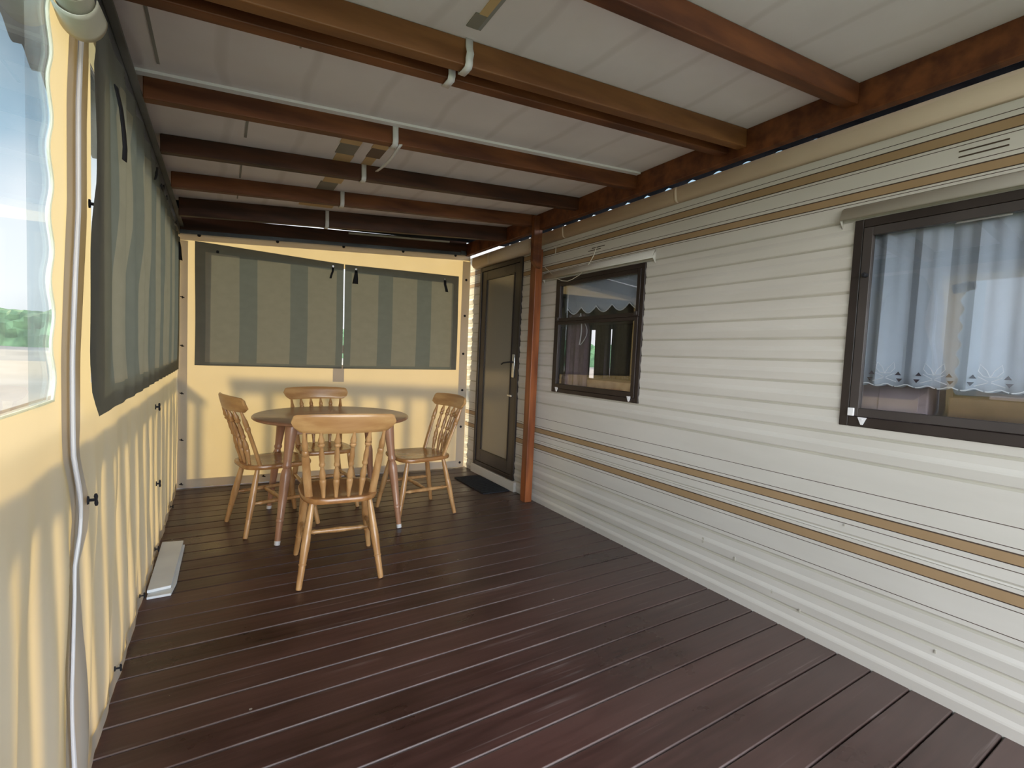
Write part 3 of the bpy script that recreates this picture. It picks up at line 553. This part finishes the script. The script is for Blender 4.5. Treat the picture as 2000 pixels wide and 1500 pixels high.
bb.grid(lambda u, v: IN(LP(zy(lerp(.005, 2.05, v))+lerp(-.008, .011, u), lerp(.005, 2.05, v)), .012), 2, 60)
bb.build('zip', M['white'], wl)
bb = MB(); bb.tube([IN(LP(we(z)-.001, z), .002) for z in [lerp(WZ0, WZ1, i/70) for i in range(71)]], .0032, 6); bb.tube([IN(LP(y, WZ0), .002) for y in [lerp(-.95, 1.365, i/30) for i in range(31)]], .0028, 6)
q = bb.build('window_binding', M['bind'], wl)
bb = MB(); bb.grid(lambda u, v: (XL-.001, lerp(-.95, we(lerp(WZ0, WZ1, v)), u), lerp(WZ0, WZ1, v)), 8, 60); bb.build('clear_panel', M['pvc'], wl)
bb = MB(); bb.grid(lambda u, v: (XL-.006, lerp(1.245, we(lerp(WZ0, WZ1, v)), u), lerp(WZ0, WZ1, v)), 4, 60); bb.build('clear_overlap', M['pvc2'], wl)
bb = MB(); bb.grid(lambda u, v: (XL-.001, lerp(FY0, FY1, u), lerp(FZ0, FZ1, v)), 8, 8); bb.build('clear_panel', M['pvc'], wl)
def turn(parent, p, ax, s=1.0, ang=0.0):
    """black turn button on a small plate; ax = inward normal"""
    bb = MB(); ax = Vector(ax); p = Vector(p); u = Vector((0, 0, 1)); v = ax.cross(u)
    bb.lathe(lambda t: p+ax*(.004*t), [(0, .009*s), (1, .008*s)], 12, side=tuple(u), flat=(1.3, .7)); bb.lathe(lambda t: p+ax*(.004+.012*t), [(0, .004*s), (1, .004*s)], 8)
    c_, s_ = math.cos(ang), math.sin(ang); d = u*c_+v*s_
    bb.lathe(lambda t: p+ax*.018+d*lerp(-.017*s, .017*s, t), [(0, .003*s), (.2, .0045*s), (.5, .0032*s), (.8, .0045*s), (1, .003*s)], 8)
    return bb.build('turn_button', M['black'], parent)
for y, z, s in ((1.631, 1.544, 1.), (1.626, .776, 1.), (3.216, .42, 1.2), (3.18, .065, 1.), (3.091, .859, 1.2), (2.005, .09, .8), (2.62, .06, .8), (4.0, .06, .8)): turn(wl, IN(LP(y, z), .012), (1, 0, 0), s, .2)
for y in (2.02, 2.65, 3.45, 4.1): turn(wl, (XL+.012, y, 2.03), (1, 0, 0), .8, .5)
# back tarpaulin
def BP(x, z, d=0.0): return (x, yback(x)-.0015*math.sin(7*x)*math.sin(3*z)-d, z)
def bt(x): return 2.085+.0685*(x+.305)
bx0, bx1, bz0, bz1 = -.10, 2.02, 1.06, 1.95
b = MB()
b.grid(lambda u, v: BP(lerp(-.305, 2.243, u), lerp(.004, bz0, v)), 40, 20)
b.grid(lambda u, v: BP(lerp(-.305, bx0, u), lerp(bz0, bz1, v)), 4, 10); b.grid(lambda u, v: BP(lerp(bx1, 2.235, u), lerp(bz0, bz1, v)), 4, 10)
b.grid(lambda u, v: BP(lerp(-.305, 2.230, u), lerp(bz1, bt(lerp(-.305, 2.230, u)), v)), 40, 5)
wb = b.build('wall_back', M['tarp'], angle=80); tag(wb, 'cream translucent tarpaulin end wall glowing in the sun', 'wall', kind='structure')
bb = MB(); bb.grid(lambda u, v: BP(lerp(-.30, 2.235, u), lerp(.006, .075, v), .006), 40, 2); bb.build('bottom_hem', M['hem'], wb, angle=80)
bb = MB(); bb.grid(lambda u, v: BP(lerp(-.30, 2.225, u), lerp(bt(lerp(-.3, 2.225, u))-.065, bt(lerp(-.3, 2.225, u)), v), .006), 40, 2); bb.build('top_hem', M['hem'], wb, angle=80)
bb = MB(); bb.grid(lambda u, v: BP(lerp(-.30, -.235, u), lerp(.07, 2.02, v), .006), 2, 12); bb.build('side_hem', M['hem'], wb, angle=80)
bb = MB(); bb.grid(lambda u, v: BP(lerp(2.145, 2.236-.004*v, u), lerp(.07, 2.18, v), .006), 2, 12); bb.build('side_hem', M['hem'], wb, angle=80)
bb = MB(); bb.grid(lambda u, v: BP(lerp(.889, .989, u), lerp(.90, 1.06, v), .004), 2, 4); bb.build('centre_reinforcement', M['hem'], wb, angle=80)
bb = MB(); bb.grid(lambda u, v: BP(lerp(bx0, bx1, u), lerp(bz0, bz1, v), -.002), 2, 2); bb.build('clear_panel', M['pvc'], wb)
def stud(parent, p, n_, r=.010):
    bb = MB(); p = Vector(p); n_ = Vector(n_); bb.lathe(lambda t: p+n_*(.006*t), [(0, r), (.6, r), (1, r*.6)], 12); return bb.build('press_stud', M['black'], parent)
for x, z in ((-.161, 2.075), (.409, 2.112), (.956, 2.150), (1.511, 2.188), (2.057, 2.225)): stud(wb, BP(x, z, .008), (0, -1, 0), .013)
for x, z in ((2.188, 1.99), (2.187, 1.616), (2.186, 1.217), (2.19, .831), (2.189, .441), (2.194, .055)): stud(wb, BP(x, z, .008), (0, -1, 0), .013)
for x, z in ((-.27, 1.567), (-.27, 1.177), (-.27, .79), (-.27, .407), (-.27, .04), (.33, .06)): turn(wb, BP(x, z, .008), (0, -1, 0), .9, 1.3)
# striped curtains on the back wall
def strap(parent, pts, wd=.016, flare=1.0, axis=(1, 0, 0)):
    bb = MB(); ax = Vector(axis); pts = [Vector(p) for p in pts]; n_ = len(pts)-1
    bb.grid(lambda u, v: pts[round(v*n_)]+ax*(wd*(1+(flare-1)*v)*(u-.5)), 2, n_); return bb.build('strap', M['black'], parent, solid=.003)
def back_curtain(x0, x1, ztop, zbot, lights, label):
    xs = sorted(set([x0, x1]+[v for p in lights for v in p])); zz = [0, .03, .925, 1]
    full = []
    for a, c_ in zip(xs, xs[1:]):
        n_ = max(1, int((c_-a)/.04)); full += [lerp(a, c_, i/n_) for i in range(n_)]
    full.append(x1); zfull = [0, .03]+[lerp(.03, .925, i/12) for i in range(1, 13)]+[1]
    bb = MB()
    def fn(u, v):
        x = full[round(u*(len(full)-1))]; t = zfull[round(v*(len(zfull)-1))]
        return (x+.003*math.sin(5*t), yback(x)-.028-.004*math.sin(4*x+2*t), lerp(zbot(x), ztop(x), t))
    def mi(i, j_):
        xm = (full[i]+full[i+1])/2; tm = (zfull[j_]+zfull[j_+1])/2
        return 1 if (.03 < tm < .925 and any(a < xm < c_ for a, c_ in lights)) else 0
    bb.grid(fn, len(full)-1, len(zfull)-1, mi); o = bb.build('striped_curtain', [M['cur_d'], M['cur_l']], angle=80); tag(o, label, 'curtain', 'grey striped tarpaulin-window curtains'); return o
zt1 = lambda x: lerp(2.023, 1.99, (x+.19)/1.15) ; zb1 = lambda x: lerp(1.022, 1.026, (x+.19)/1.15)
zt2 = lambda x: lerp(1.988, 2.014, (x-.97)/1.13); zb2 = lambda x: lerp(1.026, 1.046, (x-.97)/1.13)
cA = back_curtain(-.185, .962, zt1, zb1, [(-.114, .127), (.26, .516), (.658, .902)], 'left grey striped curtain on the back tarpaulin with one strap at its right')
cB = back_curtain(.972, 2.10, zt2, zb2, [(1.034, 1.28), (1.418, 1.659), (1.808, 2.028)], 'right grey striped curtain on the back tarpaulin with two hanging straps')
yy = lambda x: yback(x)-.04
strap(cA, [(.862, yy(.86), 1.945), (.860, yy(.86)-.004, 1.91), (.850, yy(.86)-.006, 1.88), (.842, yy(.86), 1.845)], .018)
bb = MB(); bb.lathe(lambda t: (-.022-.02*t, yy(0)-.01, 1.955), [(0, .010), (.5, .013), (1, .008)], 10); bb.build('knot', M['black'], cA)
for x, z in ((.864, 1.957), (1.067, 1.957), (1.94, 1.967)):
    bb = MB(); bb.lathe(lambda t: (x, yy(x)+.012-.006*t, z), [(0, .009), (1, .009)], 12); bb.build('eyelet', M['metal'], cA if x < .9 else cB)
strap(cB, [(1.067, yy(1.06), 1.945), (1.065, yy(1.06)-.004, 1.91), (1.063, yy(1.06)-.006, 1.87), (1.060, yy(1.06), 1.82)], .020, 2.6)
strap(cB, [(1.940, yy(1.94), 1.955), (1.942, yy(1.94)-.004, 1.91), (1.955, yy(1.94)-.006, 1.87), (1.965, yy(1.94), 1.84)], .026, 1.2)
# left roll-down curtain
EDG = [(1.0, 1.604), (1.065, 1.525), (1.153, 1.497), (1.40, 1.514), (1.593, 1.574), (1.70, 1.575), (1.856, 1.549), (1.99, 1.60), (2.03, 1.66)]
def fx(y): return lerp(-.268, -.293, max(0, min(1, (y-2.3)/2.3)))
def FL(u, v):
    zt_ = 2.03; z0_ = lerp(1.0, .992, u); z = lerp(z0_, zt_, v); ye = interp(EDG, z); y = lerp(ye, 4.69, u)
    a = .009*min(1, u*8)*(.35+.65*min(1, v*3))
    return (fx(y)+a*math.sin(2*PI*y/.21+1.2*math.sin(1.5*y))+.002*math.sin(2*PI*y/.13+4*z)*min(1, v*3)+.012*max(0, v-.85)*-1, y, z+.004*math.sin(u*5)*(1-v))
bb = MB(); NU = 150
lst = [(1.86, 2.10), (2.34, 2.60), (2.86, 3.12), (3.4, 3.66), (3.92, 4.18)]
def miL(i, j_):
    y = lerp(1.55, 4.69, (i+.5)/NU); v = (j_+.5)/30; return 1 if (.06 < v < .93 and any(a < y < c_ for a, c_ in lst)) else 0
bb.grid(FL, NU, 30, miL)
cL = bb.build('striped_curtain', [M['cur_d'], M['cur_l']], angle=80); tag(cL, 'long rippled grey curtain hanging down the left tarpaulin wall', 'curtain', 'grey striped tarpaulin-window curtains')
strap(cL, [(-.262, 1.80, 1.92), (-.255, 1.83, 1.87), (-.252, 1.85, 1.82), (-.250, 1.86, 1.77), (-.252, 1.865, 1.735)], .020, 1.2, (.25, 1, 0))
strap(cL, [(-.268, 2.86, 2.02), (-.262, 2.80, 1.97), (-.262, 2.74, 1.93)], .03, .6, (.25, 1, .3)); strap(cL, [(-.270, 3.18, 2.02), (-.262, 3.12, 1.985), (-.262, 2.98, 1.975)], .03, .6, (.25, .5, .8))
strap(cL, [(-.285, 4.50, 1.97), (-.280, 4.52, 1.93), (-.278, 4.54, 1.88), (-.275, 4.56, 1.84)], .03, 1.2, (.6, .8, 0))

# rolled canvas at the top left
b = MB(); R0 = .034
b.lathe(lambda t: (-.262+.0*t, lerp(1.30, 1.42, t), 1.892-.01*t), [(0, R0), (.5, R0*.95), (1, R0*.8)], 20, cap=False)
b.lathe(lambda t: (-.262, lerp(1.30, 1.42, t), 1.892-.01*t), [(0, R0*.55), (1, R0*.5)], 16, cap=False)
b.grid(lambda u, v: (-.262+lerp(.55, 1, v)*R0*math.cos(2*PI*u), 1.30, 1.892+lerp(.55, 1, v)*R0*math.sin(2*PI*u)), 20, 1)
ro = b.build('rolled_canvas', M['canvas']); tag(ro, 'rolled cream canvas tied under the steel rail at the top left', 'rolled canvas')
bb = MB(); bb.lathe(lambda t: (-.262, lerp(1.292, 1.40, t), 1.892-.01*t), [(0, R0*.93), (1, R0*.52)], 16); bb.build('core_tube', M['tube'], ro)
bb = MB(); bb.grid(lambda u, v: (-.262+(R0*1.12)*math.cos(PI+PI*u)*(1.0+.1*v), 1.33+.08*v, 1.892+(R0*1.25)*math.sin(PI+PI*u)*(1+.25*v)), 16, 6); bb.build('canvas_sling', M['canvas'], ro, solid=.002)

# ------------------------------------------------------------------ floor things
def board(name, pts, z, th, lab):
    bb = MB(); vs = [(x, y, z+dz) for x, y, dz in pts]+[(x, y, z+th+dz) for x, y, dz in pts]; n_ = len(pts)
    bb.add(vs, [tuple(reversed(range(n_))), tuple(range(n_, 2*n_))]+[(i, (i+1) % n_, (i+1) % n_+n_, i+n_) for i in range(n_)])
    o = bb.build(name, M['foam'], bevel=.002, smooth=False); return tag(o, lab, 'board', 'white boards on the deck')
board('foam_board', [(-.285, 2.70, 0), (-.192, 2.70, 0), (-.178, 2.82, 0), (-.172, 3.34, 0), (-.285, 3.36, 0)], .001, .012, 'lower white foam board flat on the deck by the left tarpaulin, slipped towards the camera')
board('foam_board', [(-.288, 2.74, .0), (-.196, 2.755, 0), (-.180, 3.37, 0), (-.285, 3.39, 0)], .0145, .014, 'upper white foam board lying on top of the other by the left tarpaulin')
bb = MB(); bb.box((1.955, 3.60, .001), (2.225, 4.20, .012)); mt = bb.build('door_mat', M['rubber'], bevel=.004, smooth=False); tag(mt, 'black rubber mat on the deck at the caravan door', 'mat')
bb = MB()
for i in range(20): bb.box((1.965, 3.62+i*.029, .012), (2.215, 3.632+i*.029, .0145))
bb.build('mat_ribs', M['rubber'], mt, smooth=False)

# ------------------------------------------------------------------ chair
SP = [(0, .0075), (.12, .0095), (.24, .0135), (.275, .0135), (.285, .0115), (.30, .0115), (.31, .0125), (.36, .0135), (.40, .0115), (.46, .0075), (.49, .0075), (.50, .0115), (.525, .0125), (.54, .0105), (.56, .0095), (.64, .0115), (.72, .0085), (.78, .0072), (.80, .0130), (.825, .0138), (.84, .0095), (.86, .0125), (.885, .0128), (.93, .0085), (1, .0052)]
def turned_leg(mb, a, c_, k=1.0):
    a = Vector(a); c_ = Vector(c_)
    pr = [(0, .0130), (.02, .0145), (.25, .0165), (.27, .0165), (.275, .0195), (.285, .0195), (.29, .0170), (.38, .0190), (.50, .0215), (.60, .0205), (.62, .0185), (.64, .0195), (.72, .0185), (.85, .0165), (1, .0135)]
    mb.lathe(lambda t: a.lerp(c_, t), [(t, r*k) for t, r in pr], 14)
def make_chair():
    R = empty('dining_chair')
    # seat: rounded shield, bowed back, slightly dished edge
    out_ = []
    for i in range(64):
        a = 2*PI*i/64; c_, s_ = math.cos(a), math.sin(a)
        sx = math.copysign(abs(c_)**.42, c_); sy = math.copysign(abs(s_)**(.55 if s_ > 0 else .8), s_)
        wd = lerp(.188, .212, (sy+1)/2); out_.append((wd*sx, .205*sy-(.0 if s_ > 0 else .012)))
    mb = MB()
    lv = [(.0, .93, .414), (.0, .985, .417), (.0, 1.0, .424), (.0, 1.0, .436), (.0, .985, .443), (.0, .94, .445), (.0, .7, .440), (.0, .35, .436), (.0, .05, .435)]
    rings = [[(x*s, y*s, z) for x, y in out_] for _, s, z in lv]
    vs = [p for r in rings for p in r]; fs = []
    for j_ in range(len(lv)-1):
        for i in range(64): a = j_*64+i; b_ = j_*64+(i+1) % 64; fs.append((a, b_, b_+64, a+64))
    fs.append(tuple(reversed(range(64)))); fs.append(tuple(range((len(lv)-1)*64, len(lv)*64))); mb.add(vs, fs)
    mb.build('seat', M['pineseat'], R)
    legs = {}
    for sx in (-1, 1):
        for sy in (-1, 1):
            bot = (sx*(.205 if sy > 0 else .200), sy*.228, .001); top = (sx*(.150 if sy > 0 else .142), sy*.145, .416)
            mb = MB(); turned_leg(mb, bot, top); mb.build('leg', M['pine'], R); legs[(sx, sy)] = (Vector(bot), Vector(top))
    def on(kk, z): a, c_ = legs[kk]; return a.lerp(c_, (z-a.z)/(c_.z-a.z))
    st = [(0, .0070), (.1, .0085), (.13, .0120), (.16, .0135), (.19, .0110), (.3, .0120), (.5, .0155), (.7, .0120), (.81, .0110), (.84, .0135), (.87, .0120), (.9, .0085), (1, .0070)]
    mids = {}
    for sx in (-1, 1):
        a = on((sx, -1), .205); c_ = on((sx, 1), .205); mb = MB(); mb.lathe(lambda t: a.lerp(c_, t), st, 12); mb.build('side_stretcher', M['pine'], R); mids[sx] = (a+c_)/2
    a, c_ = mids[-1], mids[1]; mb = MB(); mb.lathe(lambda t: a.lerp(c_, t), st, 12); mb.build('cross_stretcher', M['pine'], R)
    # top rail, concave towards the sitter
    mb = MB(); HW = .252
    def railpt(u, s, side):
        au = abs(u); t = max(0, (au-.88)/.12); zt_ = .880+.010*(1-u*u)-.034*(1-math.sqrt(max(0, 1-t*t))); zb_ = .790+.022*(1-math.sqrt(max(0, 1-t*t)))
        z = lerp(zb_, zt_, s); sc = lerp(.865, 1.0, min(1, max(0, (z-.79)/.06))**.8)
        edge = .0105*math.sqrt(max(0, 1-(2*s-1)**8)) if side is not None else 0
        return (HW*u*sc, -.298+.050*u*u-.02*(s-.5)+side*max(.003, edge), z)
    NU_, NV_ = 36, 10
    for side in (-1, 1):
        mb.grid(lambda u, v: railpt(2*u-1, v, side), NU_, NV_)
    mb.grid(lambda u, v: railpt(2*u-1, 0, lerp(-1, 1, v)), NU_, 1); mb.grid(lambda u, v: railpt(2*u-1, 1, lerp(-1, 1, v)), NU_, 1)
    mb.grid(lambda u, v: railpt(-1, v, lerp(-1, 1, u)), 1, NV_); mb.grid(lambda u, v: railpt(1, v, lerp(-1, 1, u)), 1, NV_)
    mb.build('top_rail', M['pinelight'], R, angle=50)
    # back posts: flat curved lower part, turned top
    for sx in (-1, 1):
        p0 = Vector((sx*.158, -.135, .440)); p1 = Vector((sx*.176, -.185, .60)); p2 = Vector((sx*.190, -.258, .795))
        def pth(t, p0=p0, p1=p1, p2=p2): return p0*((1-t)**2)+p1*(2*t*(1-t))+p2*(t*t)
        mb = MB(); mb.lathe(pth, [(0, .0195), (.3, .0195), (.55, .0190), (.66, .0175), (.70, .014)], 4 if False else 12, flat=(1.0, .62)); 
        mb.lathe(pth, [(.66, .0125), (.70, .0165), (.73, .0165), (.745, .0125), (.77, .0150), (.83, .0155), (.90, .0105), (1, .0075)], 12)
        mb.build('back_post', M['pine'], R)
    for i in range(4):
        f_ = (i-1.5)/1.5; q0 = Vector((f_*.090, -.186+.010*f_*f_, .440)); q2 = Vector((f_*.116, -.290+.010*f_*f_, .795)); q1 = (q0+q2)/2+Vector((0, .022, 0))
        def pth(t, q0=q0, q1=q1, q2=q2): return q0*((1-t)**2)+q1*(2*t*(1-t))+q2*(t*t)
        mb = MB(); mb.lathe(pth, [(t, r*1.22) for t, r in SP], 12); mb.build('spindle', M['pine'], R)
    return R
proto = make_chair()
G = 'pine spindle-back chairs around the table'
for i, (x, y, rz, lab) in enumerate(((.562, 2.705, math.radians(-6), 'honey pine spindle-back chair nearest the camera, its back turned to us'),
                        (.312, 3.575, math.radians(-76), 'honey pine spindle-back chair at the left of the round table'),
                        (1.285, 3.44, math.radians(95), 'honey pine spindle-back chair at the right of the table, facing left'),
                        (.690, 3.905, math.radians(184), 'honey pine spindle-back chair behind the table, facing the camera'))):
    c = proto if i == 0 else copy_tree(proto)
    c.location = (x, y, 0); c.rotation_euler = (0, 0, rz); tag(c, lab, 'chair', G)

# ------------------------------------------------------------------ table
T = empty('round_table', (.685, 3.515, 0), math.radians(-1)); tag(T, 'round reddish-brown wooden dining table on turned legs', 'table')
mb = MB(); nn = 72; lv = [(.495, .722), (.509, .724), (.515, .730), (.515, .736), (.510, .742), (.503, .745), (.2, .745), (.01, .745)]
vs = [(r*math.cos(2*PI*i/nn), r*math.sin(2*PI*i/nn), z) for r, z in lv for i in range(nn)]; fs = [(j_*nn+i, j_*nn+(i+1) % nn, (j_+1)*nn+(i+1) % nn, (j_+1)*nn+i) for j_ in range(len(lv)-1) for i in range(nn)]
fs.append(tuple(reversed(range(nn)))); fs.append(tuple(range((len(lv)-1)*nn, len(lv)*nn))); mb.add(vs, fs); mb.build('tabletop', M['table'], T, angle=50)
for k_ in range(4):
    mb = MB(); Tm = Matrix.Rotation(k_*PI/2, 4, 'Z'); mb.box((-.285, -.305, .660), (.285, -.283, .722), T=Tm); mb.build('apron', M['tableleg'], T, bevel=.002, smooth=False)
TL = [(.0, .0150), (.015, .0165), (.19, .0205), (.195, .0235), (.205, .0235), (.215, .0205), (.225, .0225), (.235, .0205), (.45, .0270), (.56, .0300), (.60, .0270), (.63, .0200), (.645, .0255), (.66, .0275), (.675, .0225), (.69, .0235), (.78, .0270), (.92, .0345), (.955, .036), (1, .036)]
for sx in (-1, 1):
    for sy in (-1, 1):
        a = Vector((sx*.378, sy*.378, .001)); c_ = Vector((sx*.300, sy*.300, .722)); mb = MB(); mb.lathe(lambda t: a.lerp(c_, t), TL, 16)
        lg = mb.build('leg', M['tableleg'], T)
        mb = MB(); mb.lathe(lambda t: a.lerp(c_, t*.035), [(0, .0165), (.8, .0178), (1, .0172)], 14); q = mb.build('foot_cap', M['white'], lg); q['label'] = 'worn white foot cap'

# ------------------------------------------------------------------ outside
def wood_rail(name, along, fixed, a0, a1, lab, pitch, ztop=1.0, th=.032, bw=.05):
    R = empty(name, (fixed, a0, 0) if along == 'y' else (a0, fixed, 0)); tag(R, lab, 'railing')
    def bx(mb, a, c_, d0, d1, z0, z1):
        if along == 'y': mb.box((d0-fixed, a-a0, z0), (d1-fixed, c_-a0, z1))
        else: mb.box((a-a0, d0-fixed, z0), (c_-a0, d1-fixed, z1))
    s = -1 if along == 'y' else 1
    lo, hi = sorted((fixed, fixed+s*.075))
    mb = MB(); bx(mb, a0, a1, lo, hi, ztop-th, ztop); mb.build('handrail', M['railwood'], R, smooth=False)
    mb = MB(); bx(mb, a0, a1, lo+.03, hi-.02, .04, .08); mb.build('bottom_rail', M['railwood'], R, smooth=False)
    n_ = int((a1-a0)/pitch)
    for i in range(n_+1):
        a = a0+i*pitch; mb = MB(); bx(mb, a, a+bw, lo+.03, lo+.055, .08, ztop-th); mb.build('baluster', M['railwood'], R, smooth=False)
    return R
wood_rail('deck_railing', 'y', -.395, -1.1, 5.1, 'timber balustrade outside the left tarpaulin, seen only as shadows', .128, 1.01, .045)
wood_rail('deck_railing', 'x', 5.15, -.28, 2.25, 'timber balustrade outside the back tarpaulin, seen only as shadows', .24, 1.25, .085)
b = MB(); b.add([(-60, -40, -.55), (60, -40, -.55), (60, 9, -.55), (-60, 9, -.55)], [(0, 1, 2, 3)]); o = b.build('lawn', M['lawn'], smooth=False); tag(o, 'grass around the deck', 'ground', kind='structure')
b = MB(); b.add([(-60, 9, -.55), (60, 9, -.55), (60, 30, .75), (-60, 30, .75)], [(0, 1, 2, 3)]); o = b.build('gravel_drive', M['gravel'], smooth=False); tag(o, 'pale gravel beyond the grass', 'ground', kind='structure')
b = MB()
def hd(u, v):
    x = lerp(-40, 30, u); a = PI*v; h = 1.9+.5*mnoise.noise(Vector((x*.3, 0, 3))); y = 31-1.6*math.cos(a); z = .6+h*math.sin(a)**.6
    n_ = mnoise.noise(Vector((x*1.5, y*1.5, z*1.5)))*.5+mnoise.noise(Vector((x*4, y*4, z*4)))*.25
    return (x, y-n_, z+n_*.5)
b.grid(hd, 420, 24); o = b.build('hedge', M['leaf']); tag(o, 'green hedge beyond the gravel, seen through the clear panel', 'hedge', kind='stuff')
